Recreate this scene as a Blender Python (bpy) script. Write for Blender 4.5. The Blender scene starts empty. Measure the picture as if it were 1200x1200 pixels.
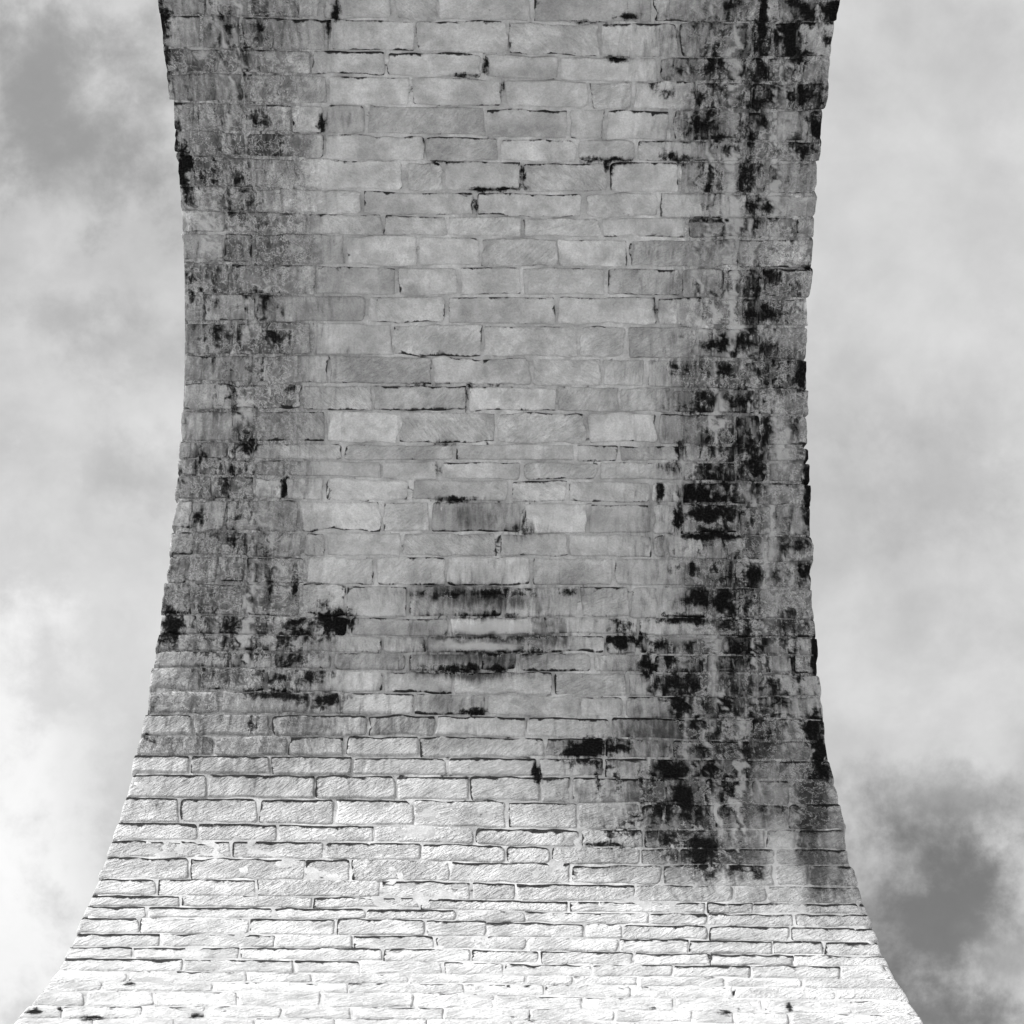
import bpy, math, random
import numpy as np

# ------------------------------------------------------------------ camera, sky, sun, exposure
S = bpy.context.scene
R = 5.8                                   # half span of the arch in metres
KZ = 1.2381582                            # rise / half span
W = 1.3078827 * R                         # width of the viaduct (along x)
CAM = np.array([0.04467986, 0.08699326, -2.98455469]) * R
PITCH, YAW, ROLL, F = 1.51090024, -0.00045998, 0.0174073, 2359.31667
GROUND_Z = CAM[2] - 1.6

def cam_axes():
    cp, sp = math.cos(PITCH), math.sin(PITCH)
    r = np.array([1, 0, 0.]); f = np.array([0, cp, sp]); u = np.array([0, -sp, cp])
    f2 = f * math.cos(YAW) + r * math.sin(YAW); r2 = r * math.cos(YAW) - f * math.sin(YAW)
    return r2 * math.cos(ROLL) + u * math.sin(ROLL), u * math.cos(ROLL) - r2 * math.sin(ROLL), f2
AR, AU, AF = cam_axes()

from mathutils import Matrix, Vector
cd = bpy.data.cameras.new('camera'); cam = bpy.data.objects.new('camera', cd)
S.collection.objects.link(cam); S.camera = cam
cam.matrix_world = Matrix(((AR[0], AU[0], -AF[0], CAM[0]), (AR[1], AU[1], -AF[1], CAM[1]), (AR[2], AU[2], -AF[2], CAM[2]), (0, 0, 0, 1)))
cd.sensor_width = 36; cd.lens = F / 1200 * 36; cd.clip_start = 0.1; cd.clip_end = 5000

SUN = Vector((-0.69, -0.545, 0.455)).normalized()      # towards the sun: behind left, low
sl = bpy.data.lights.new('sun', 'SUN'); sl.energy = .7; sl.angle = math.radians(17); sl.color = (1, 1, 1)
so = bpy.data.objects.new('sun', sl); S.collection.objects.link(so)
so.rotation_euler = (-SUN).to_track_quat('-Z', 'Y').to_euler()
so.location = (-20, -15, 15)

S.view_settings.view_transform = 'Standard'; S.view_settings.look = 'None'
S.view_settings.gamma = 1; S.view_settings.use_curve_mapping = False
S.view_settings.exposure = 3.4
S.render.engine = 'CYCLES'
S.cycles.max_bounces = 5; S.cycles.diffuse_bounces = 4

class NT:
    """small helper for node trees"""
    def __init__(s, t): s.t = t; t.nodes.clear()
    def n(s, typ, **k):
        o = s.t.nodes.new(typ)
        for a, v in k.items(): setattr(o, a, v)
        return o
    def put(s, sock, v):
        if isinstance(v, bpy.types.NodeSocket): s.t.links.new(v, sock)
        elif v is not None: sock.default_value = v
    def m(s, op, a, b=None, c=None, clamp=False):
        o = s.n('ShaderNodeMath', operation=op); o.use_clamp = clamp
        for i, v in enumerate((a, b, c)): s.put(o.inputs[i], v)
        return o.outputs[0]
    def vm(s, op, a, b=None):
        o = s.n('ShaderNodeVectorMath', operation=op); s.put(o.inputs[0], a); s.put(o.inputs[1], b)
        return o.outputs[0]
    def noise(s, vec, scale, detail=4, rough=.55, dist=0):
        o = s.n('ShaderNodeTexNoise'); s.put(o.inputs['Vector'], vec); o.inputs['Scale'].default_value = scale
        o.inputs['Detail'].default_value = detail; o.inputs['Roughness'].default_value = rough; o.inputs['Distortion'].default_value = dist
        return o.outputs['Fac']
    def ss(s, x, lo, hi, a=0., b=1.):
        o = s.n('ShaderNodeMapRange', interpolation_type='SMOOTHSTEP'); s.put(o.inputs['Value'], x)
        for k, v in (('From Min', lo), ('From Max', hi), ('To Min', a), ('To Max', b)): s.put(o.inputs[k], v)
        return o.outputs[0]
    def mix(s, f, a, b):
        o = s.n('ShaderNodeMix', data_type='FLOAT'); s.put(o.inputs[0], f); s.put(o.inputs[2], a); s.put(o.inputs[3], b)
        return o.outputs[0]
    def attr(s, name, vec=False):
        o = s.n('ShaderNodeAttribute', attribute_name=name); return o.outputs['Vector' if vec else 'Fac']

def build_world():
    w = bpy.data.worlds.new('World'); S.world = w; w.use_nodes = True
    g = NT(w.node_tree)
    sky = g.n('ShaderNodeTexSky', sky_type='NISHITA'); sky.sun_disc = False
    sky.sun_elevation = math.asin(SUN.z); sky.sun_rotation = math.atan2(SUN.x, SUN.y)
    bw = g.n('ShaderNodeRGBToBW'); g.put(bw.inputs[0], sky.outputs[0])       # monochrome photograph
    tc = g.n('ShaderNodeTexCoord').outputs['Generated']
    sp = g.n('ShaderNodeSeparateXYZ'); g.put(sp.inputs[0], tc)
    z = g.m('MAXIMUM', sp.outputs[2], 0.06)
    px = g.m('DIVIDE', sp.outputs[0], z); py = g.m('DIVIDE', sp.outputs[1], z)
    cb = g.n('ShaderNodeCombineXYZ'); g.put(cb.inputs[0], px); g.put(cb.inputs[1], py)
    p = cb.outputs[0]
    n_big = g.noise(p, 5.0, 5, .55, .2); n_mid = g.noise(p, 14.0, 9, .62, .15); n_w = g.noise(g.vm('ADD', p, (3.1, 1.7, .4)), 20.0, 9, .64, .1)
    # thin bright cloud layer, uneven
    lay = g.m('ADD', g.m('MULTIPLY', n_big, .9), g.m('MULTIPLY', n_mid, .35))
    val = g.ss(lay, .42, .84, 5.1, 7.0)
    def mass(val, X, Y, rx, ry, to, k=1.0, soft=.85):
        # one cloud mass hanging over the valley: direction (X, Y) on the unit-height plane
        dx = g.m('MULTIPLY', g.m('SUBTRACT', px, X), 1 / rx); dy = g.m('MULTIPLY', g.m('SUBTRACT', py, Y), 1 / ry)
        d = g.m('SQRT', g.m('ADD', g.m('MULTIPLY', dx, dx), g.m('MULTIPLY', dy, dy)))
        d = g.m('ADD', d, g.m('MULTIPLY', g.m('SUBTRACT', n_w, .5), 3.6)); d = g.m('ADD', d, g.m('MULTIPLY', g.m('SUBTRACT', n_mid, .5), 1.6))
        f = g.m('MULTIPLY', g.ss(d, 1.0 - soft, 1.0 + soft * .8, 1, 0), k)
        return g.mix(f, val, to)
    for a in CLOUDS: val = mass(val, *a)
    val = g.m('MULTIPLY', val, g.m('MULTIPLY', g.ss(n_w, .3, .7, .96, 1.03), g.ss(n_mid, .3, .7, .95, 1.04)))
    mixn = g.m('MULTIPLY', g.mix(.92, bw.outputs[0], val), .2077)
    bg = g.n('ShaderNodeBackground'); bg.inputs[1].default_value = .05
    cg = g.n('ShaderNodeCombineColor'); [g.put(cg.inputs[i], mixn) for i in range(3)]
    g.put(bg.inputs[0], cg.outputs[0])
    o = g.n('ShaderNodeOutputWorld'); g.put(o.inputs[0], bg.outputs[0])

def skyxy(x, y):
    d = AF * F + AR * (x - 600) + AU * (600 - y); return d[0] / d[2], d[1] / d[2]
CLOUDS = []
for x, y, rx, ry, to, k in ((60, 120, 110, 95, 2.9, .8), (85, 215, 60, 45, 3.4, .6), (40, 60, 60, 40, 3.2, .5), (90, 370, 85, 22, 4.0, .5), (150, 400, 70, 40, 4.1, .5), (190, 560, 60, 45, 4.2, .5),
                            (-5, 1010, 120, 260, 9.6, 1.0), (130, 900, 50, 120, 6.0, .3), (1110, 940, 110, 42, 2.5, .7), (1085, 1010, 50, 45, 3.4, .5), (1110, 1095, 120, 110, 1.7, .9), (1190, 1130, 45, 45, 4.0, .7), (1080, 1200, 100, 60, 1.7, .85),
                            (1100, 560, 90, 60, 4.5, .5), (1060, 250, 110, 130, 6.6, .5)):
    a, b = skyxy(x, y); CLOUDS.append((a, b, rx / F, ry / F, to, k))
build_world()

# ------------------------------------------------------------------ the curved soffit: pixel grid <-> surface
_t = np.linspace(0, math.pi, 4001)
_ey, _ez = R * np.cos(_t), KZ * R * np.sin(_t)
_arc = np.concatenate([[0], np.cumsum(np.hypot(np.diff(_ey), np.diff(_ez)))])
ARC = _arc[-1]

def sheet(u, v):
    """surface point and inward normal: u across the viaduct, v along the arch (0 = springing of the pier ahead, < 0 on that pier)"""
    u = np.asarray(u, float); v = np.asarray(v, float)
    th = np.interp(v, _arc, _t)
    y = R * np.cos(th); z = KZ * R * np.sin(th)
    z = np.where(v < 0, v, np.where(v > ARC, ARC - v, z))
    P = np.stack([u, y, z], -1)
    ny = -np.cos(th) / R; nz = -np.sin(th) / (KZ * R); l = np.hypot(ny, nz)
    return P, np.stack([np.zeros_like(y), ny / l, nz / l], -1)

def trace(px, py):
    """survey of the photograph: where on the arch does this sight line land -> (u, v)"""
    px = np.asarray(px, float); py = np.asarray(py, float)
    d = AF * F + (px - 600)[..., None] * AR + (600 - py)[..., None] * AU
    cy, cz = CAM[1] / R, CAM[2] / (KZ * R); dy, dz = d[..., 1] / R, d[..., 2] / (KZ * R)
    A = dy * dy + dz * dz; Bq = cy * dy + cz * dz; C = cy * cy + cz * cz - 1
    disc = np.maximum(Bq * Bq - A * C, 0); t = (-Bq + np.sqrt(disc)) / A
    z = CAM[2] + t * d[..., 2]; y = CAM[1] + t * d[..., 1]
    bad = (z < 0) | (Bq * Bq - A * C < 0)
    tp = (R - CAM[1]) / np.where(np.abs(d[..., 1]) < 1e-6, 1e-6, d[..., 1])
    t = np.where(bad, tp, t); z = CAM[2] + t * d[..., 2]; y = CAM[1] + t * d[..., 1]
    th = np.arctan2(z / (KZ * R), y / R)
    v = np.where(z < 0, z, np.interp(th, _t, _arc))
    return CAM[0] + t * d[..., 0], v

def look(u, v):
    P, n = sheet(u, v); d = P - CAM; zz = d @ AF
    return 600 + F * (d @ AR) / zz, 600 - F * (d @ AU) / zz

def vnoise(x, y, seed=0):
    x = np.asarray(x, float); y = np.asarray(y, float)
    xi = np.floor(x).astype(np.int64); yi = np.floor(y).astype(np.int64); fx = x - xi; fy = y - yi
    fx = fx * fx * (3 - 2 * fx); fy = fy * fy * (3 - 2 * fy)
    def h(a, b):
        k = (a * 374761393 + b * 668265263 + seed * 974634777) & 0xffffffff
        k = ((k ^ (k >> 13)) * 1274126177) & 0xffffffff
        return ((k ^ (k >> 16)) & 0xffff) / 65535.0
    return (h(xi, yi) * (1 - fx) + h(xi + 1, yi) * fx) * (1 - fy) + (h(xi, yi + 1) * (1 - fx) + h(xi + 1, yi + 1) * fx) * fy
def fbm(x, y, seed=0, o=3):
    r = 0; a = .5; s = 0
    for i in range(o): r = r + a * vnoise(x * 2 ** i, y * 2 ** i, seed + i * 17); s += a; a *= .55
    return r / s - .5

# ------------------------------------------------------------------ survey data: bed joints, upright joints, arch edges, stains
B = [(17,24,27,27),(56,61,67,68),(85,90,96,97),(119,125,128,130),(153,159,164,166),(181,189,190,190),(218,225,226,228),(246,253,255,255),(272,277,280,280),(306,313,313,315),(343,347,347,350),
(377,379,381,384),(415,417,420,422),(448,451,453,457),(480,481,483,486),(517,520,520,523),(537,540,541,541),(556,562,563,565),(585,587,589,592),(621,624,625,628),(651,652,653,658),(682,686,686,689),(719,723,723,725),
(743,745,743,748),(762,765,765,768),(781,786,787,790),(808,812,815,817),(836,837,840,843),(862,862,865,869),(884,887,887,892),(906,909,910,915),
(934,937,941,943),(963,968,972,972),(984,987,993,995),(1004,1008,1013,1013),(1029,1032,1036,1039),(1048,1052,1056,1059),(1061,1065,1069,1071),(1075,1077,1082,1087),
(1093,1096,1099,1104),(1109,1111,1115,1120),(1122,1126,1130,1132),(1137,1141,1144,1147),(1150,1152,1154,1159),(1161,1163,1168,1173),(1178,1180,1183,1189),(1193,1194,1196,1205)]
J = ["242 293 349 376 461 513 624 765 861 892 915 959", "236 282 388 488 594 703 795 882 905 934", "256 280 365 452 566 655 772 878 897 915 940", "286 385 480 590 690 742 817 845 880 933",
"229 286 342 382 429 569 667 709 788 876 909 949", "223 257 288 380 498 585 676 745 873 913", "225 263 347 474 519 611 712 797 899", "297 425 557 684 772 853 876", "265 361 449 525 613 705 805 896 932",
"263 297 405 490 563 653 737 865", "270 371 464 538 611 711 797 851 893", "238 300 430 524 652 770 826 867", "275 364 460 565 678 734 813 893", "297 386 506 624 705 757 864 904", "274 355 436 547 652 727 788 841 887",
"273 300 382 467 582 688 770 862 893", "234 267 296 402 533 674 726 797 862 897", "232 266 300 336 447 515 611 703 801 864 900", "249 297 334 381 482 597 665 763 799 854 883", "224 264 351 447 504 611 688 763 795 866 906",
"228 291 355 383 471 584 666 765 781 872 897", "220 255 288 357 439 523 624 719 800 860 895 933", "226 286 353 405 477 590 679 738 772 833 864 887", "232 316 408 526 636 747 841", "269 304 449 500 616 709 747 759 820 845 874",
"269 296 319 389 478 564 607 694 765 826 874 928", "235 312 338 450 532 648 736 767 832 876", "258 398 486 570 680 732 826 874", "226 317 432 510 616 715 830 880 907 945", "251 338 404 490 640 707 786 882 949",
"222 317 413 524 630 707 761 822 872 912", "244 369 465 550 633 670 779 824 880 926", "210 302 393 485 594 677 752 777 838 924", "232 325 439 555 680 754 842 897 934", "192 271 380 493 592 646 750 796 830 909",
"223 357 411 528 669 777 907 947", "184 300 446 553 604 744 859 899", "211 366 491 666 827 882", "172 319 428 535 615 760 829 930", "163 292 393 499 570 685 729 831 925", "188 322 413 510 616 725 807 905 965", "156 281 448 552 632 743 832 930",
"214 344 422 520 591 694 788 880 985", "150 289 365 480 616 671 748 850 940", "120 250 408 544 638 740 860 980", "100 180 278 376 485 580 682 790 895 1000", "73 167 241 330 413 520 621 720 813 861 926", "110 205 300 395 500 600 745 850 1017"]
J = [[float(a) for a in r.split()] for r in J]
LE = np.array([(0,183),(20,186),(57,190),(85,195),(120,200.5),(153,203),(180,205),(212,208),(246,211),(280,214),(306,216),(343,218),(377,218),(415,217),(448,216),(480,213),(517,211),(556,209),(585,205),(621,200),(651,197),(682,194),(719,189),(743,187),(781,180),(808,176),(836,170),(863,164),(885,159),(907,155),(934,148),(963,139),(984,132),(1004,126),(1029,117),(1048,108),(1075,97),(1094,90),(1109,83),(1122,77),(1150,60),(1178,35),(1200,17)], float)
RE = np.array([(0,983),(27,978),(68,973),(97,970),(130,966),(166,962),(190,960),(228,957),(255,955),(280,953),(315,950),(350,948),(383,948),(422,947),(456,947),(486,947),(522,947),(565,949),(591,949),(627,949),(658,951),(689,951),(725,954),(748,956),(790,959),(817,963),(843,965),(869,968),(892,971),(915,976),(943,983),(971,988),(995,994),(1013,998),(1039,1005),(1059,1011),(1087,1021),(1105,1029),(1120,1035),(1132,1040),(1147,1048),(1173,1063),(1190,1076),(1200,1082)], float)

# black water and soot stains on the masonry: x, y, half width, half height, strength
SOOT = """189 25 8 34 1.3;193 72 7 30 1;207 160 8 18 1.1;213 198 11 26 1.4;220 232 13 10 .9;275 242 12 7 .9;225 322 11 14 .8;250 325 10 13 .8;222 350 7 10 1;298 348 15 11 .9;257 396 11 17 1.2;325 396 24 9 1;334 453 12 7 .9;272 479 9 9 1.1;275 497 4 28 .9;296 521 10 9 1.5;300 497 4 20 .4;230 540 6 18 .9;
212 562 6 12 .9;334 572 4 15 1.2;230 609 8 9 1.2;285 598 24 15 .65;261 632 7 14 1;271 632 8 12 1.1;318 672 7 9 .9;315 690 5 20 .8;295 705 11 15 .8;346 690 5 20 .8;385 712 9 16 .8;390 730 21 14 1.3;197 736 11 22 1.6;355 728 22 8 .9;280 735 42 13 .75;345 747 28 14 .95;285 770 14 9 1;340 770 28 9 .85;362 792 22 11 .95;325 796 16 6 .9;330 814 45 6 1;383 822 24 11 1;
294 848 7 8 .9;175 866 9 6 .8;240 755 30 18 .6;235 790 30 14 .55;300 790 30 10 .55;175 800 10 30 .6;
395 14 5 14 1.2;385 32 4 12 .9;380 150 6 10 1.2;545 90 15 3 .8;735 18 14 4 1.1;690 26 30 2 .8;722 66 12 4 1;712 187 28 4 1.1;711 195 4 8 1.1;565 222 12 4 1.2;590 221 24 3 1;557 240 3 12 .9;611 205 2 16 .9;568 76 3 11 1;590 105 3 12 .7;515 190 14 2 1;770 366 3 10 .8;547 467 3 14 .7;500 451 30 3 .8;560 453 40 3 .7;520 520 12 3 .8;515 550 6 9 .8;530 585 25 3 .9;612 622 16 8 .8;614 612 4 14 .7;
570 722 55 4 .7;560 696 62 5 .6;630 738 6 12 .7;585 744 60 4 .7;580 763 52 4 .8;545 785 50 5 .8;585 783 14 5 .95;555 834 14 4 .9;616 755 6 8 .7;498 755 5 9 .6;520 723 14 4 .6;665 694 12 5 .7;
893 20 7 60 1.3;891 85 12 20 1.4;885 125 12 15 1.2;880 160 8 8 1.1;941 14 22 15 1.3;925 42 17 25 1.3;930 66 22 11 1.2;975 12 10 14 1.6;971 45 5 12 1.1;925 85 11 14 1.1;913 112 19 14 1.3;945 112 15 17 1.2;958 148 9 17 1.6;937 172 17 15 1;893 140 7 8 1.2;843 76 9 10 .95;865 86 16 10 .85;822 115 8 12 1.1;826 152 24 13 1.2;800 187 20 6 1.2;840 164 26 5 .9;805 82 22 7 .75;845 178 30 10 .7;776 106 20 14 .7;860 30 40 22 .6;
880 242 9 8 1;905 240 16 9 .9;870 265 26 5 .6;855 257 46 2 1.1;862 272 30 9 .75;930 272 7 6 1;945 312 10 7 1.4;905 325 9 9 1;888 345 11 6 1.1;845 346 32 4 .75;895 368 27 12 1.2;855 403 29 14 1.25;848 436 18 10 1.1;938 437 9 18 1.2;800 428 26 7 .8;872 468 22 12 1.1;830 465 22 12 .85;820 478 32 8 .8;826 512 15 8 1;897 510 7 30 1.5;873 497 7 8 1;930 500 13 17 1.1;863 522 8 12 1.2;888 545 11 25 1.4;883 580 5 18 1.1;797 530 5 10 1.4;878 590 7 5 1.1;945 572 4 46 1.6;
835 555 20 12 1.1;820 578 27 11 1.4;845 582 22 8 1.2;773 580 4 9 1.2;785 546 18 8 1;945 607 6 26 1.5;830 600 27 7 1.4;856 603 13 9 1.1;840 622 18 7 1.4;820 630 23 5 1.3;850 629 17 4 1.3;795 610 3 18 1.1;915 642 15 14 1;938 640 11 8 1.3;885 670 9 14 1.4;912 670 13 14 1.2;943 670 8 14 1.6;852 672 6 11 .8;812 670 7 14 1;790 665 7 14 .7;818 703 15 16 1.1;845 703 15 14 1.1;860 715 7 12 1;880 705 7 12 .9;932 716 13 10 1.1;
725 736 20 9 .8;730 755 15 9 1.6;752 753 7 10 1.4;775 755 11 8 1.4;806 757 14 8 1.4;800 728 32 5 1;845 731 21 8 1.3;880 737 11 14 1.1;920 736 22 12 1.1;858 757 19 15 1;876 762 11 25 1.1;760 775 8 15 1.3;790 775 20 12 .85;855 782 22 15 1;957 766 5 27 1.5;930 775 3 20 1.1;897 765 2 20 .9;936 797 6 7 1.2;800 802 22 20 1.2;780 806 15 14 1;872 806 12 16 1.1;800 826 17 20 1;840 825 22 20 .95;
815 850 16 8 1.1;842 858 13 12 1.1;951 857 10 15 1.3;880 845 9 6 1;690 877 28 9 1.6;722 875 20 9 1;820 878 27 10 .95;872 880 9 12 1.1;963 878 9 28 1.5;690 895 30 6 .95;790 905 21 14 1.3;815 900 23 10 1.3;833 900 13 10 1.2;630 907 5 10 1.6;965 905 12 10 1;800 935 19 25 1.5;783 952 18 17 1.1;818 958 20 14 1.15;825 990 19 12 1.5;820 1005 15 12 1.5;785 985 12 10 1.1;790 1005 14 8 1.1;742 960 9 6 1.2;735 975 32 7 .85;710 990 27 3 1;
850 1022 32 8 1.1;895 1022 16 9 1.2;820 1020 22 6 .8;700 920 3 13 1.1;723 915 3 12 1;750 915 3 12 1;762 915 3 15 1.1;872 918 5 8 1.1;850 915 4 10 1;893 946 11 5 1;912 947 6 5 1.1;860 930 8 15 .7;752 945 4 14 .9;768 945 4 14 .9;
40 1186 10 3 1.3;68 1183 4 3 1;112 1193 20 2 1;230 1191 8 2 1.1;150 1153 8 2 1;620 1190 3 4 .8;595 1192 10 2 .6;765 1181 8 3 .7;850 1187 10 2 1;925 1181 4 6 1"""
SOOT = np.array([[float(a) for a in l.split()] for l in SOOT.replace('\n', '').split(';') if l.strip()])
# soft grey grime films; at lower right a stain plus painted arch shadow
GRIME_SHADE = np.array([(265,60,95,110,.72),(270,180,90,90,.68),(280,300,90,90,.6),(280,420,95,90,.66),(270,540,90,90,.6),(270,660,90,90,.62),(290,760,120,55,.75),(350,800,90,40,.6),(225,850,110,45,.6),(350,850,120,38,.6),(300,895,170,38,.4),(470,850,110,30,.4),(200,930,60,30,.3),(225,40,40,60,.4),(225,180,30,60,.5),
(870,60,110,90,.75),(890,150,100,80,.7),(900,270,80,60,.5),(880,350,80,60,.6),(870,440,95,70,.75),(880,540,100,70,.75),(870,620,110,60,.8),(870,700,120,60,.8),(850,780,130,60,.9),(850,860,130,60,.9),(825,930,120,60,1.05),(830,1000,80,45,1.0),
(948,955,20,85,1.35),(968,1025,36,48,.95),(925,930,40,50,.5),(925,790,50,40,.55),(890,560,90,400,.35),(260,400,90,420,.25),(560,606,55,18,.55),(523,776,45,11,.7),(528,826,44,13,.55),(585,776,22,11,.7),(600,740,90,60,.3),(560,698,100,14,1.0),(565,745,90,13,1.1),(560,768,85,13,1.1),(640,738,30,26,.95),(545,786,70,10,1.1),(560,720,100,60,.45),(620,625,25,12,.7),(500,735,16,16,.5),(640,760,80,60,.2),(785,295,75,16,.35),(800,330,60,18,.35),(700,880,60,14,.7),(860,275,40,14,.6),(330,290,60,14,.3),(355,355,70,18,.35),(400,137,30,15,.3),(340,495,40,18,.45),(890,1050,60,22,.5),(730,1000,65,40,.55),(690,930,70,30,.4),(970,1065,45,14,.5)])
# pale lime runs where the wash has come through
LIME = np.array([(233,66,14,16,.8),(322,70,30,8,.5),(915,530,16,40,.9),(897,650,8,60,.8),(905,700,12,40,.7),(820,745,30,6,.7),(836,755,12,14,.9),(880,585,8,14,.8),(850,780,8,25,.5),(870,800,8,30,.6),(905,930,14,50,.7),(925,1000,16,50,.8),(905,975,20,25,.7),(975,985,12,14,.8),(975,1020,10,12,.8),(800,545,6,18,.9),(870,292,30,14,.7),(905,390,22,8,.5),(740,1020,40,14,.6),(780,1015,30,20,.6),(315,245,20,10,.5),(306,500,14,20,.4),(262,500,20,22,.4),(290,275,18,12,.4),(895,165,10,30,.4),(815,685,30,12,.4),(930,1060,40,12,.4),(578,735,52,7,1.5),(558,755,56,5,1.4),(600,575,40,11,.5),(430,205,60,18,.35),(420,575,50,12,.5),(420,605,50,18,.45),(728,500,42,18,.45),(600,470,52,11,.4),(630,178,44,11,.35),(430,300,60,14,.25),(690,297,40,15,.4),(400,665,40,16,.35),(650,605,40,16,.35),(690,705,50,16,.3),(270,515,14,14,.4),(836,785,7,55,1),(800,770,5,30,.8),(905,620,6,60,.9),(885,930,10,60,.7),(908,1010,14,70,1),(930,1050,14,50,.9),(760,1020,30,22,.7),(305,700,6,40,.7),(333,690,5,40,.7),(262,640,5,40,.6),(700,945,20,12,.5)])
# tone of single stones that stand out: a point on the stone, factor
TONES = [(560,606,.62),(523,776,.6),(586,776,.62),(528,826,.74),(578,735,1.32),(558,755,1.3),(612,755,1.1),(630,575,1.18),(600,470,1.16),(630,178,1.12),(410,205,1.16),(728,500,1.18),(900,295,1.25),(420,575,1.15),(410,605,1.15),(475,605,1.12),
(400,665,1.15),(690,297,1.12),(780,295,.8),(760,330,.8),(340,360,.7),(330,290,.75),(400,137,.75),(650,605,1.12),(430,497,1.14),(790,505,.7),(690,877,.45),(735,605,.78),(780,400,.75),(620,400,.97),(550,498,.88),(690,470,.86),(840,205,.75),(490,826,.8),(550,850,.95),(845,270,.6)]

SMALL = SOOT[np.minimum(SOOT[:, 2], SOOT[:, 3]) < 6]; LARGE = SOOT[np.minimum(SOOT[:, 2], SOOT[:, 3]) >= 6]
def film(tab, px, py):
    out = np.zeros_like(px)
    for x, y, rx, ry, s in tab:
        m = (np.abs(px - x) < rx * 2.2) & (np.abs(py - y) < ry * 2.2)
        if not m.any(): continue
        d2 = ((px[m] - x) / rx) ** 2 + ((py[m] - y) / ry) ** 2
        out[m] = np.maximum(out[m], s * np.exp(-.75 * d2))
    return out
def weather(px, py):
    n1, n2 = fbm(px / 16, py / 16, 5, 4), fbm(px / 16, py / 16, 9, 4)
    so = film(LARGE, px + 24 * n1, py + 18 * n2)
    so = np.maximum(so, 1.25 * film(SMALL, px + 5 * n1, py + 5 * n2))
    # scattered blackening through the wet strips along both arch faces
    bl = np.exp(-((px - 275) / 75) ** 2) * np.clip((840 - py) / 60, 0, 1); br = np.exp(-((px - 872) / 72) ** 2) * np.clip((1010 - py) / 60, 0, 1)
    sc = fbm(px / 22, py / 34, 61, 4)
    so = np.maximum(so, np.clip(bl * (.30 + 1.5 * sc), 0, .8)); so = np.maximum(so, np.clip(br * (.48 + 1.7 * sc), 0, 1.0))
    gr = film(GRIME_SHADE, px + 30 * fbm(px / 40, py / 40, 21), py + 24 * fbm(px / 40, py / 40, 22))
    li = film(LIME, px + 16 * n1, py + 14 * n2)
    run = fbm(px / 9 + 4 * n2, py / 95, 83, 3)
    li = np.maximum(li, np.clip(np.maximum(bl * .8, np.exp(-((px - 868) / 80) ** 2) * np.clip((1100 - py) / 60, 0, 1)) * (5.0 * run - .15), 0, 1.0))
    ls = np.clip((395 - px) / 60, 0, 1); rs = np.clip((px - 770) / 60, 0, 1)
    ro = np.clip(np.maximum(ls, rs) + .8 * fbm(px / 60, py / 60, 31), 0, 1) * np.clip((1060 - py) / 160, 0, 1) * np.where(px < 500, np.clip((930 - py) / 120, 0, 1), 1)
    return so, gr, li, ro

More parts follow.
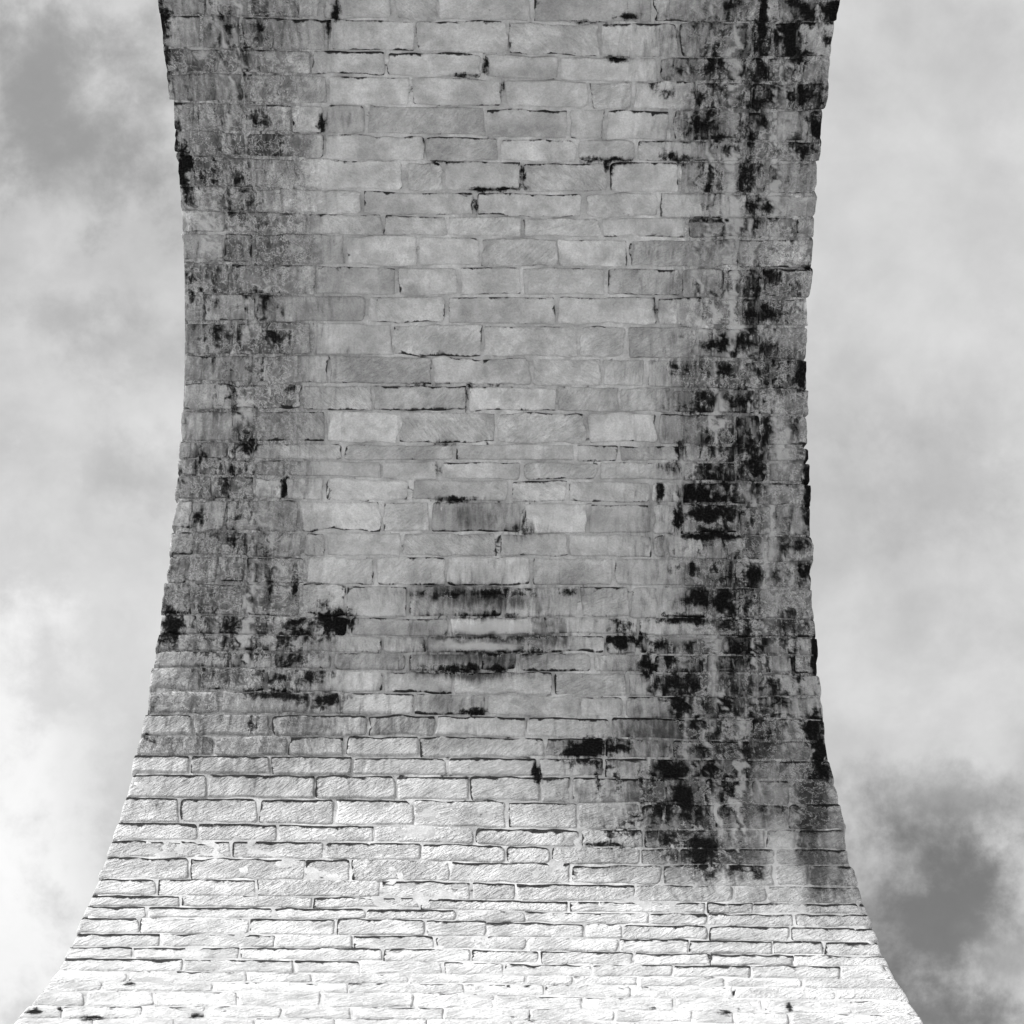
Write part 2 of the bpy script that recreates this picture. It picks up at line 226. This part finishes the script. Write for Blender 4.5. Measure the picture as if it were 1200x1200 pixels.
# ------------------------------------------------------------------ materials
def masonry(name, mortar=False, base=.57):
    m = bpy.data.materials.new(name); m.use_nodes = True
    g = NT(m.node_tree)
    suv = g.attr('suv', True); tool = g.attr('tool', True)
    soot, grime_shade, lime, rough, tone, edge, hewn = (g.attr(k) for k in ('soot', 'grime_shade', 'lime', 'rough', 'tone', 'edge', 'hewn'))
    n_big = g.noise(suv, 2.3, 2, .6, .2); n_mid = g.noise(suv, 8, 5, .66, .5); n_fine = g.noise(suv, 40, 3, .65); n_grit = g.noise(suv, 110, 1, .6)
    drip = g.noise(g.vm('MULTIPLY', suv, (15, 3.2, 1)), 1, 4, .62, .35)
    hatch = g.noise(g.vm('MULTIPLY', tool, (8, 27, 1)), 1, 3, .65, .5)
    pit = g.noise(suv, 19, 3, .6, .6)
    cav = g.ss(pit, .53, .66, 0, 1)
    v = g.m('MULTIPLY', tone, base)
    v = g.m('MULTIPLY', v, g.ss(n_mid, .3, .7, .86, 1.12))
    v = g.m('MULTIPLY', v, g.ss(n_big, .3, .7, .78, 1.18))
    v = g.m('MULTIPLY', v, g.ss(n_fine, .3, .7, .9, 1.09))
    v = g.m('MULTIPLY', v, g.ss(n_grit, .3, .7, .93, 1.06))
    if not mortar:
        v = g.m('MULTIPLY', v, g.mix(hewn, 1.0, g.ss(hatch, .33, .67, .89, 1.08)))
    # crusts: pale rims and dark hearts in the weathered strips
    wth = g.m('MULTIPLY', g.ss(n_mid, .36, .6, .3, 1.12), g.m('SUBTRACT', 1, g.m('MULTIPLY', cav, .55)))
    v = g.m('MULTIPLY', v, g.mix(g.m('MULTIPLY', rough, .9), g.m('SUBTRACT', 1, g.m('MULTIPLY', cav, .04)), wth))
    lv = g.m('ABSOLUTE', g.m('SUBTRACT', n_mid, .5)); lw = g.m('ABSOLUTE', g.m('SUBTRACT', n_mid, .53))
    v = g.m('MULTIPLY', v, g.m('SUBTRACT', 1, g.m('MULTIPLY', g.ss(lw, .006, .026, 1, 0), g.m('MULTIPLY', rough, .6))))
    rim = g.m('MULTIPLY', g.ss(lv, .003, .015, 1, 0), g.m('ADD', .02, g.m('MULTIPLY', rough, .85)))
    # grime film, streaky, with the shadow painted in at lower right
    gf = g.m('ADD', grime_shade, g.m('MULTIPLY', g.m('SUBTRACT', g.m('ADD', g.m('MULTIPLY', drip, .6), g.m('MULTIPLY', n_mid, .4)), .5), 2.6))
    gf = g.m('MULTIPLY', g.ss(gf, .05, 1.1, 0, .85), g.ss(grime_shade, 0, .2))
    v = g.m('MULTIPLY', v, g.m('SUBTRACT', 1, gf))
    v = g.mix(rim, v, base * 1.05)
    # dirt packed along arrises and open joints, plus painted joint shadow on sunlit stones
    dn = g.noise(suv, 5.5, 3, .65, .6)
    ef = g.m('ADD', edge, g.m('MULTIPLY', g.m('SUBTRACT', dn, .5), 2.2))
    ef = g.ss(ef, .5, .8, 0, .95)
    v = g.mix(ef, v, .012)
    # black soot: a soft dark film, and the dense crust inside it
    veil = g.m('ADD', g.m('MULTIPLY', soot, .75), g.m('MULTIPLY', g.m('SUBTRACT', g.m('ADD', g.m('MULTIPLY', drip, .55), g.m('MULTIPLY', n_mid, .45)), .5), 2.6))
    veil = g.m('MULTIPLY', g.ss(veil, .05, .9, 0, .85), g.ss(soot, .02, .35))
    v = g.m('MULTIPLY', v, g.m('SUBTRACT', 1, veil))
    sn = g.m('ADD', g.m('MULTIPLY', n_mid, .55), g.m('ADD', g.m('MULTIPLY', drip, .25), g.m('MULTIPLY', n_fine, .2)))
    sf = g.m('ADD', soot, g.m('MULTIPLY', g.m('SUBTRACT', sn, .5), 5.5))
    sf1 = g.m('MULTIPLY', g.ss(sf, .42, 1.1, 0, .985), g.ss(soot, .05, .4))
    pale = g.m('MULTIPLY', g.ss(g.m('ABSOLUTE', g.m('SUBTRACT', sf, .36)), .02, .13, .6, 0), g.m('MULTIPLY', g.ss(soot, .1, .4), g.ss(n_big, .42, .55)))
    v = g.mix(pale, v, .5)
    v = g.mix(sf1, v, g.ss(n_fine, .4, .75, .003, .018))
    # lime runs
    lf = g.m('ADD', lime, g.m('MULTIPLY', g.m('SUBTRACT', g.m('ADD', g.m('MULTIPLY', drip, .5), g.m('MULTIPLY', n_mid, .5)), .5), 3.0))
    lf = g.m('MULTIPLY', g.ss(lf, .3, 1.1, 0, .75), g.ss(lime, 0, .3))
    v = g.mix(lf, v, .57)
    v = g.m('MINIMUM', g.m('MAXIMUM', v, .003), .8)
    cg = g.n('ShaderNodeCombineColor'); [g.put(cg.inputs[i], v) for i in range(3)]
    b = g.n('ShaderNodeBsdfPrincipled'); g.put(b.inputs['Base Color'], cg.outputs[0]); b.inputs['Roughness'].default_value = .95
    b.inputs['Specular IOR Level'].default_value = .06
    h = g.m('MULTIPLY', n_fine, .22)
    if not mortar: h = g.m('ADD', g.m('ADD', h, g.m('MULTIPLY', g.m('MULTIPLY', hatch, hewn), .65)), g.m('MULTIPLY', pit, g.ss(hewn, .9, 1.6, .12, .75)))
    bp = g.n('ShaderNodeBump'); bp.inputs['Strength'].default_value = 1.0; bp.inputs['Distance'].default_value = .06 if not mortar else .025
    g.put(bp.inputs['Height'], h); g.put(b.inputs['Normal'], bp.outputs[0])
    o = g.n('ShaderNodeOutputMaterial'); g.put(o.inputs[0], b.outputs[0])
    return m
M_STONE = masonry('weathered_sandstone'); M_MORTAR = masonry('lime_mortar', True, .53)

def plain(name, base, scale, joints=False):
    m = bpy.data.materials.new(name); m.use_nodes = True; g = NT(m.node_tree)
    tc = g.n('ShaderNodeTexCoord').outputs['Object']
    n1 = g.noise(tc, scale, 8, .6); n2 = g.noise(tc, scale * 12, 5, .65)
    v = g.m('MULTIPLY', g.m('ADD', .6, g.m('MULTIPLY', n1, .5)), g.m('ADD', .75, g.m('MULTIPLY', n2, .5))); v = g.m('MULTIPLY', v, base)
    cg = g.n('ShaderNodeCombineColor'); [g.put(cg.inputs[i], v) for i in range(3)]
    hgt = n2
    if joints:
        sp = g.n('ShaderNodeSeparateXYZ'); g.put(sp.inputs[0], tc); cb = g.n('ShaderNodeCombineXYZ')
        g.put(cb.inputs[0], g.m('ADD', sp.outputs[0], sp.outputs[1])); g.put(cb.inputs[1], sp.outputs[2])
        br = g.n('ShaderNodeTexBrick'); g.put(br.inputs['Vector'], cb.outputs[0])
        for k_, v_ in (('Scale', 1), ('Mortar Size', .014), ('Mortar Smooth', .3), ('Brick Width', .95), ('Row Height', .36)): br.inputs[k_].default_value = v_
        br.inputs['Color1'].default_value = (.8, .8, .8, 1); br.inputs['Color2'].default_value = (1, 1, 1, 1); br.inputs['Mortar'].default_value = (.5, .5, .5, 1)
        v = g.m('MULTIPLY', v, br.outputs['Color']); g.put(cg.inputs[0], v); g.put(cg.inputs[1], v); g.put(cg.inputs[2], v)
        hgt = g.m('SUBTRACT', n2, br.outputs['Fac'])
    b = g.n('ShaderNodeBsdfPrincipled'); b.inputs['Roughness'].default_value = .95; g.put(b.inputs['Base Color'], cg.outputs[0])
    bp = g.n('ShaderNodeBump'); bp.inputs['Strength'].default_value = .6; bp.inputs['Distance'].default_value = .03; g.put(bp.inputs['Height'], hgt); g.put(b.inputs['Normal'], bp.outputs[0])
    o = g.n('ShaderNodeOutputMaterial'); g.put(o.inputs[0], b.outputs[0]); return m
M_WALL = plain('coursed_wall_stone', .42, .8, True); M_GROUND = plain('pale_gravel', .72, .25)

# ------------------------------------------------------------------ mesh helpers
COL = S.collection
def mesh_obj(name, V, Fc, mat, parent=None, att=None, smooth=True, flat=None):
    me = bpy.data.meshes.new(name); me.from_pydata(V, [], Fc)
    if att:
        for k, a in att.items():
            if a.ndim == 2:
                d = me.attributes.new(k, 'FLOAT_VECTOR', 'POINT'); d.data.foreach_set('vector', a.astype(np.float32).ravel())
            else:
                d = me.attributes.new(k, 'FLOAT', 'POINT'); d.data.foreach_set('value', a.astype(np.float32))
    if smooth: me.polygons.foreach_set('use_smooth', [True] * len(me.polygons) if flat is None else [not a for a in flat])
    me.materials.append(mat); me.update()
    o = bpy.data.objects.new(name, me); COL.objects.link(o); o.parent = parent
    return o
def box_geo(x0, x1, y0, y1, z0, z1):
    V = [(x, y, z) for z in (z0, z1) for y in (y0, y1) for x in (x0, x1)]
    return V, [(0, 2, 3, 1), (4, 5, 7, 6), (0, 1, 5, 4), (2, 6, 7, 3), (0, 4, 6, 2), (1, 3, 7, 5)]

# ------------------------------------------------------------------ the setting
gv = []; gf = []; N = 40; ext = 1500
for j in range(N + 1):
    for i in range(N + 1):
        a = (i / N * 2 - 1); b = (j / N * 2 - 1); x = ext * a * abs(a); y = ext * b * abs(b)
        gv.append((x, y, GROUND_Z + .12 * math.sin(x * .37 + 1) * math.cos(y * .29)))
for j in range(N):
    for i in range(N): k = j * (N + 1) + i; gf.append((k, k + 1, k + N + 2, k + N + 1))
ground = mesh_obj('ground', gv, gf, M_GROUND); ground['kind'] = 'structure'

vi = bpy.data.objects.new('stone_viaduct', None); COL.objects.link(vi); vi.location = (0, 0, 0)
vi['label'] = 'tall stone viaduct arch seen from below, weathered blocks with black stains'; vi['category'] = 'viaduct'

# mortar bed: the continuous sheet the stones are bedded in, slightly uneven, with the thickness of the ring behind it
us = np.linspace(-W / 2 + .035, W / 2 - .035, 170); vs = np.linspace(-2.6, ARC * .995, 460)
UU, VV = np.meshgrid(us, vs)
P, n = sheet(UU.ravel(), VV.ravel()); px, py = look(UU.ravel(), VV.ravel())
lz = np.clip((py - 800) / 100, 0, 1)
hh = -.013 + .009 * lz + .030 * (1 - .65 * lz) * fbm(UU.ravel() * 5, VV.ravel() * 5, 3, 4) + .012 * fbm(UU.ravel() * 1.3, VV.ravel() * 1.3, 4)
so_, gr_, li_, ro_ = weather(px, py)
P2 = P + n * hh[:, None]; Po = P - n * .55
nu, nv = len(us), len(vs)
V = [tuple(a) for a in P2]; Fc = []
for j in range(nv - 1):
    for i in range(nu - 1): k = j * nu + i; Fc.append((k, k + 1, k + nu + 1, k + nu))
rim = [j * nu for j in range(nv)], [j * nu + nu - 1 for j in range(nv)]
src = list(range(nu * nv))
for r, flip in ((rim[0], 0), (rim[1], 1)):
    b0 = len(V)
    for k in r: V.append(tuple(Po[k])); src.append(k)
    for q in range(len(r) - 1): f = (r[q], r[q + 1], b0 + q + 1, b0 + q); Fc.append(f[::-1] if flip else f)
src = np.array(src)
dirt = fbm(UU.ravel() * .9, VV.ravel() * .9, 44)
att = dict(soot=.85 * so_[src], grime_shade=.8 * gr_[src], lime=li_[src], rough=ro_[src], tone=(1.0 + .5 * fbm(UU.ravel() * 1.7, VV.ravel() * 1.7, 71))[src], edge=(.2 + .6 * dirt)[src], suv=np.stack([UU.ravel(), VV.ravel(), np.zeros(nu * nv)], 1)[src], tool=np.zeros((len(src), 3)), hewn=np.zeros(len(src)))
mesh_obj('mortar_bed', V, Fc, M_MORTAR, vi, att)

# ------------------------------------------------------------------ the stones
rng = random.Random(11)
def left_edge(y):
    return np.interp(y, LE[:, 0], LE[:, 1]) if 0 <= y <= 1200 else look(np.array(-W / 2), trace(np.array(600.), np.array(float(y)))[1])[0]
def right_edge(y):
    return np.interp(y, RE[:, 0], RE[:, 1]) if 0 <= y <= 1200 else look(np.array(W / 2), trace(np.array(600.), np.array(float(y)))[1])[0]
def bed(i, x):
    b = BEDS[i]; l = left_edge(min(1200, max(0, b[0]))); r = right_edge(min(1200, max(0, b[3])))
    return np.interp(x, [l, 480, 690, r], b)

# courses carried on past the surveyed strip, above and below
BEDS = [tuple(float(a) for a in b) for b in B]; JO = [list(r) for r in J]
def free_joints(y):
    x = left_edge(y) + rng.uniform(30, 90); o = []
    while x < right_edge(y) - 35: o.append(x); x += rng.uniform(55, 115)
    return o
y = -13.
top = []
while y > -412: top.append(y); y -= rng.uniform(24, 37) if y > -200 else (rng.uniform(15, 21) if y > -320 else rng.uniform(9, 13))
BEDS = [(t - 6, t, t + 3, t + 3) for t in top[::-1]] + BEDS
JO = [free_joints(t + 10) for t in top[::-1]][1:] + JO
first = len(top) - 1                                            # index of the course that meets the top of the picture
y = 1209.
while y < 1330: BEDS.append((y - 2, y - 1, y + 2, y + 9)); y += rng.uniform(13, 17)
while len(JO) < len(BEDS) - 1: JO.append(free_joints(BEDS[len(JO)][1] + 5))

def axis(n_px, step):
    e1, e2 = .8 / n_px, 3.4 / n_px
    k = max(2, int(round((n_px - 6.8) / step)))
    return np.concatenate([[0, e1], np.linspace(e2, 1 - e2, k + 1), [1 - e1, 1]])

stones = []
for c in range(len(BEDS) - 1):
    ym = (BEDS[c][1] + BEDS[c + 1][1]) / 2
    jl, jr = left_edge(ym), right_edge(ym)
    js = [None] + [j for j in JO[c] if jl + 8 < j < jr - 8] + [None]
    for s in range(len(js) - 1):
        stones.append((c, js[s], js[s + 1]))

def make_stone(c, ja, jb, sd):
    r = random.Random(sd * 7 + 3)
    ym = (BEDS[c][1] + BEDS[c + 1][1]) / 2
    xa = left_edge(ym) - r.uniform(-1.5, 2.5) if ja is None else ja; xb = right_edge(ym) + r.uniform(-1.5, 2.5) if jb is None else jb
    w = xb - xa; hgt = BEDS[c + 1][1] - BEDS[c][1]
    lit = np.clip((ym - 790) / 180, 0, 1)
    big = hgt < 13
    S_, T_ = axis(w, 4.5), axis(hgt, 3.8)
    ss, tt = np.meshgrid(S_, T_)
    # joints: half the mortar width on every side, in pixels
    side = 1.0 * r.uniform(.5, 2.6) if ja is not None else 0
    side2 = 1.0 * r.uniform(.5, 2.6) if jb is not None else 0
    gt, gb = r.uniform(.2, 1.7) * (1 - .65 * lit), r.uniform(.2, 1.7) * (1 - .65 * lit); side *= 1 - .4 * lit; side2 *= 1 - .4 * lit
    rfac = r.uniform(.25, 1.15)
    sl1, sl2 = r.uniform(-2, 2) if ja is not None else 0, r.uniform(-2, 2) if jb is not None else 0
    X0 = xa + side + sl1 * (tt - .5); X1 = xb - side2 + sl2 * (tt - .5)
    if ja is None or jb is None:     # arch edge follows the surveyed line
        yy = BEDS[c][0 if ja is None else 3] * (1 - tt) + BEDS[c + 1][0 if ja is None else 3] * tt
        if ja is None and 0 < ym < 1200: X0 = np.interp(yy, LE[:, 0], LE[:, 1]) - (left_edge(ym) - xa)
        if jb is None and 0 < ym < 1200: X1 = np.interp(yy, RE[:, 0], RE[:, 1]) + (xb - right_edge(ym))
        if ja is None and not 0 < ym < 1200: X0 = np.array([[left_edge(q) for q in yy[:, 0]]]).T * np.ones_like(tt)
        if jb is None and not 0 < ym < 1200: X1 = np.array([[right_edge(q) for q in yy[:, 0]]]).T * np.ones_like(tt)
    X = X0 + (X1 - X0) * ss
    Y0 = bed(c, X) + gt; Y1 = bed(c + 1, X) - gb
    # worn corners
    a_, b_ = w / 2, hgt / 2; rc = min(b_ * .9, r.choice((1, 1.5, 2.5, 4, 6)) * (1.0 if hgt > 18 else .7))
    lx, ly = (ss - .5) * w, (tt - .5) * hgt
    qx, qy = np.abs(lx) - (a_ - rc), np.abs(ly) - (b_ - rc)
    m = (qx > 0) & (qy > 0)
    l2 = np.hypot(np.maximum(qx, 0), np.maximum(qy, 0)); mx = np.maximum(qx, qy)
    k = np.where(m & (l2 > 0), mx / np.maximum(l2, 1e-6), 1)
    free_l = (ja is None) & (lx < 0); free_r = (jb is None) & (lx > 0); k = np.where(free_l | free_r, 1 - (1 - k) * .9, k)
    dx = np.where(m, (qx * k - qx) * np.sign(lx), 0); dy = np.where(m, (qy * k - qy) * np.sign(ly), 0)
    X = X + dx; Y = Y0 + (Y1 - Y0) * tt + dy
    # ragged arrises
    amp = r.uniform(1.4, 4.6) * (1 if hgt > 22 else .62)
    X = X + amp * 2.0 * fbm(X / 22 + sd, Y / 16, sd, 3); Y = Y + amp * 1.7 * fbm(X / 26, Y / 20 + sd, sd + 5, 3)
    u, v = trace(X.ravel(), Y.ravel())
    P, n = sheet(u, v)
    # face relief
    ny_, nx_ = ss.shape
    ring = np.minimum(np.minimum(np.arange(nx_)[None, :], nx_ - 1 - np.arange(nx_)[None, :]), np.minimum(np.arange(ny_)[:, None], ny_ - 1 - np.arange(ny_)[:, None]))
    proud = r.uniform(.002, .012) * (1 - .75 * lit)
    tv = r.uniform(.0, .010) * (1 - lit) - lit * r.uniform(.0, .006); tu = r.uniform(-.004, .006) * (1 - .6 * lit)
    calm = np.clip((ym - 640) / 80, 0, 1); tv *= 1 - .8 * calm; tu *= 1 - .8 * calm
    h = proud + tv * (tt - .55) + tu * (ss - .5)
    h = h + .014 * (1 - .5 * calm) * fbm(u.reshape(ss.shape) * 3 + sd, v.reshape(ss.shape) * 3, sd + 2, 4) + (.010 + .004 * lit) * fbm(u.reshape(ss.shape) * 11, v.reshape(ss.shape) * 11 + sd, sd + 3, 2)
    h = np.where(ring == 0, -.045 + .036 * lit, np.where(ring == 1, h - .005 * (1 - .9 * lit), h))
    P2 = P + n * h.ravel()[:, None]
    V = [tuple(q) for q in P2]; Fc = []; flat = []
    for j in range(ny_ - 1):
        for i in range(nx_ - 1): q = j * nx_ + i; Fc.append((q, q + nx_, q + nx_ + 1, q + 1)); flat.append(i in (0, nx_ - 2) or j in (0, ny_ - 2))
    # flanks run back into the ring
    loop = [i for i in range(nx_)] + [j * nx_ + nx_ - 1 for j in range(1, ny_)] + [(ny_ - 1) * nx_ + i for i in range(nx_ - 2, -1, -1)] + [j * nx_ for j in range(ny_ - 2, 0, -1)]
    dep = r.uniform(.42, .52) if (ja is None or jb is None) else .16
    b0 = len(V); src = list(range(nx_ * ny_))
    for q in loop: V.append(tuple(P[q] - n[q] * dep)); src.append(q)
    L = len(loop)
    for q in range(L): q2 = (q + 1) % L; Fc.append((loop[q], loop[q2], b0 + q2, b0 + q)); flat.append(True)
    src = np.array(src)
    so_, gr_, li_, ro_ = weather(X.ravel() + r.uniform(-2, 2), Y.ravel() + r.uniform(-2, 2))
    so_ = so_ * r.uniform(.8, 1.25); gr_ = gr_ * r.uniform(.75, 1.25)
    tone = r.uniform(.9, 1.06) if r.random() < .85 else r.uniform(.76, .88)
    for tx, ty, f in TONES:
        if xa < tx < xb and bed(c, tx) < ty < bed(c + 1, tx): tone = f if abs(ty - 745) < 14 else 1 + (f - 1) * .75
    tone = min(1 + (tone - 1) * (1 - .75 * lit), 1.4)
    # packed dirt; on sunlit courses, painted joint shadow along upper and left arris
    if lit < .3: ke = [r.choice((.1, .25, .4, .6, .8)), r.choice((.1, .25, .4, .7)), r.choice((.0, .2, .4, .7)), r.choice((.0, .15, .3, .6))]
    else:
        f = 1.0 if ym < 1140 else .45
        ke = [f * r.choice((.5, .9, 1.1, 1.3, 1.5)), 0, f * r.choice((.0, .0, .5, .8, 1.0)), 0]
    dpx = [tt * hgt, (1 - tt) * hgt, ss * w, (1 - ss) * w]
    if ja is None: ke[2] = 0
    if jb is None: ke[3] = 0
    ed = np.zeros_like(ss)
    for kk, dd in zip(ke, dpx): ed = np.maximum(ed, kk * np.clip(1.5 - dd / 3.2, 0, 1))
    ang = r.choice((-1, 1)) * r.uniform(.5, 1.0) if lit < .5 else r.uniform(.45, .9)
    ca, sa = math.cos(ang), math.sin(ang)
    tool = np.stack([u * ca + v * sa, -u * sa + v * ca, np.full_like(u, sd * .37)], 1)
    att = dict(soot=so_, grime_shade=gr_, lime=li_, rough=np.clip(ro_ * rfac, 0, 1), tone=np.full(len(u), tone), edge=ed.ravel(), hewn=np.full(len(u), r.choice((.1, .25, .5, .8, 1.0)) * (1 - lit) + lit * r.uniform(1.1, 1.8) * (1 - .5 * np.clip((ym - 1000) / 130, 0, 1))), suv=np.stack([u, v, np.full_like(u, (sd % 13) * .8)], 1), tool=tool)
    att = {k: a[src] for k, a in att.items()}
    area = w * hgt * (1 if 0 < ym < 1200 else 0)
    return V, Fc, att, area, flat

built = [make_stone(c, a, b, i) for i, (c, a, b) in enumerate(stones)]
order = sorted(range(len(built)), key=lambda i: -built[i][3]); singles = set(order[:300])
rv, rf, ra, rl = [], [], [], []
for i, (V, Fc, att, area, flat) in enumerate(built):
    if i in singles: mesh_obj('stone', V, Fc, M_STONE, vi, att, flat=flat)
    else:
        o = len(rv); rl += flat; rv += V; rf += [tuple(a + o for a in f) for f in Fc]; ra.append(att)
rest = mesh_obj('remaining_stones', rv, rf, M_STONE, vi, {k: np.concatenate([a[k] for a in ra]) for k in ra[0]}, flat=rl); rest['kind'] = 'stuff'

# ------------------------------------------------------------------ the rest of the structure behind the soffit
PW = 2.6; TOP = KZ * R + 1.7
def spandrel(x0, x1):
    th = np.linspace(0, math.pi, 61); r_o = .5
    prof = [((R + r_o) * math.cos(t), (KZ * R + r_o) * math.sin(t)) for t in th]
    prof = [(R + PW, 0)] + prof + [(-R - PW, 0)]; topl = [(p[0], TOP) for p in prof]
    V = [(x, p[0], p[1]) for x in (x0, x1) for p in prof] + [(x, p[0], TOP) for x in (x0, x1) for p in prof]
    k = len(prof); Fc = []
    for i in range(k - 1):
        Fc.append((i, i + 1, 2 * k + i + 1, 2 * k + i)); Fc.append((k + i, 3 * k + i, 3 * k + i + 1, k + i + 1))
        Fc.append((i, k + i, k + i + 1, i + 1)); Fc.append((2 * k + i, 2 * k + i + 1, 3 * k + i + 1, 3 * k + i))
    Fc.append((0, 2 * k, 3 * k, k)); Fc.append((k - 1, 2 * k - 1, 4 * k - 1, 3 * k - 1))
    return V, Fc
mesh_obj('spandrel_wall', *spandrel(-W / 2 + .06, W / 2 - .06), M_WALL, vi, smooth=False)
for s in (1, -1):
    a, b = sorted((s * (R + .06), s * (R + PW)))
    mesh_obj('pier', *box_geo(-W / 2 + .03, W / 2 - .03, a, b, GROUND_Z - .5, -.004), M_WALL, vi, smooth=False)
    a, b = sorted((s * (W / 2 - .45), s * (W / 2 + .12)))
    pr = mesh_obj('parapet', *box_geo(a, b, -R - PW, R + PW, TOP + .004, TOP + 1.1), M_WALL, vi, smooth=False)
    cv = box_geo(a - .06, b + .06, -R - PW, R + PW, TOP + 1.104, TOP + 1.28)
    mesh_obj('coping', *cv, M_WALL, pr, smooth=False)
print('stones', len(built), 'tris', sum(len(q[1]) for q in built) * 2)
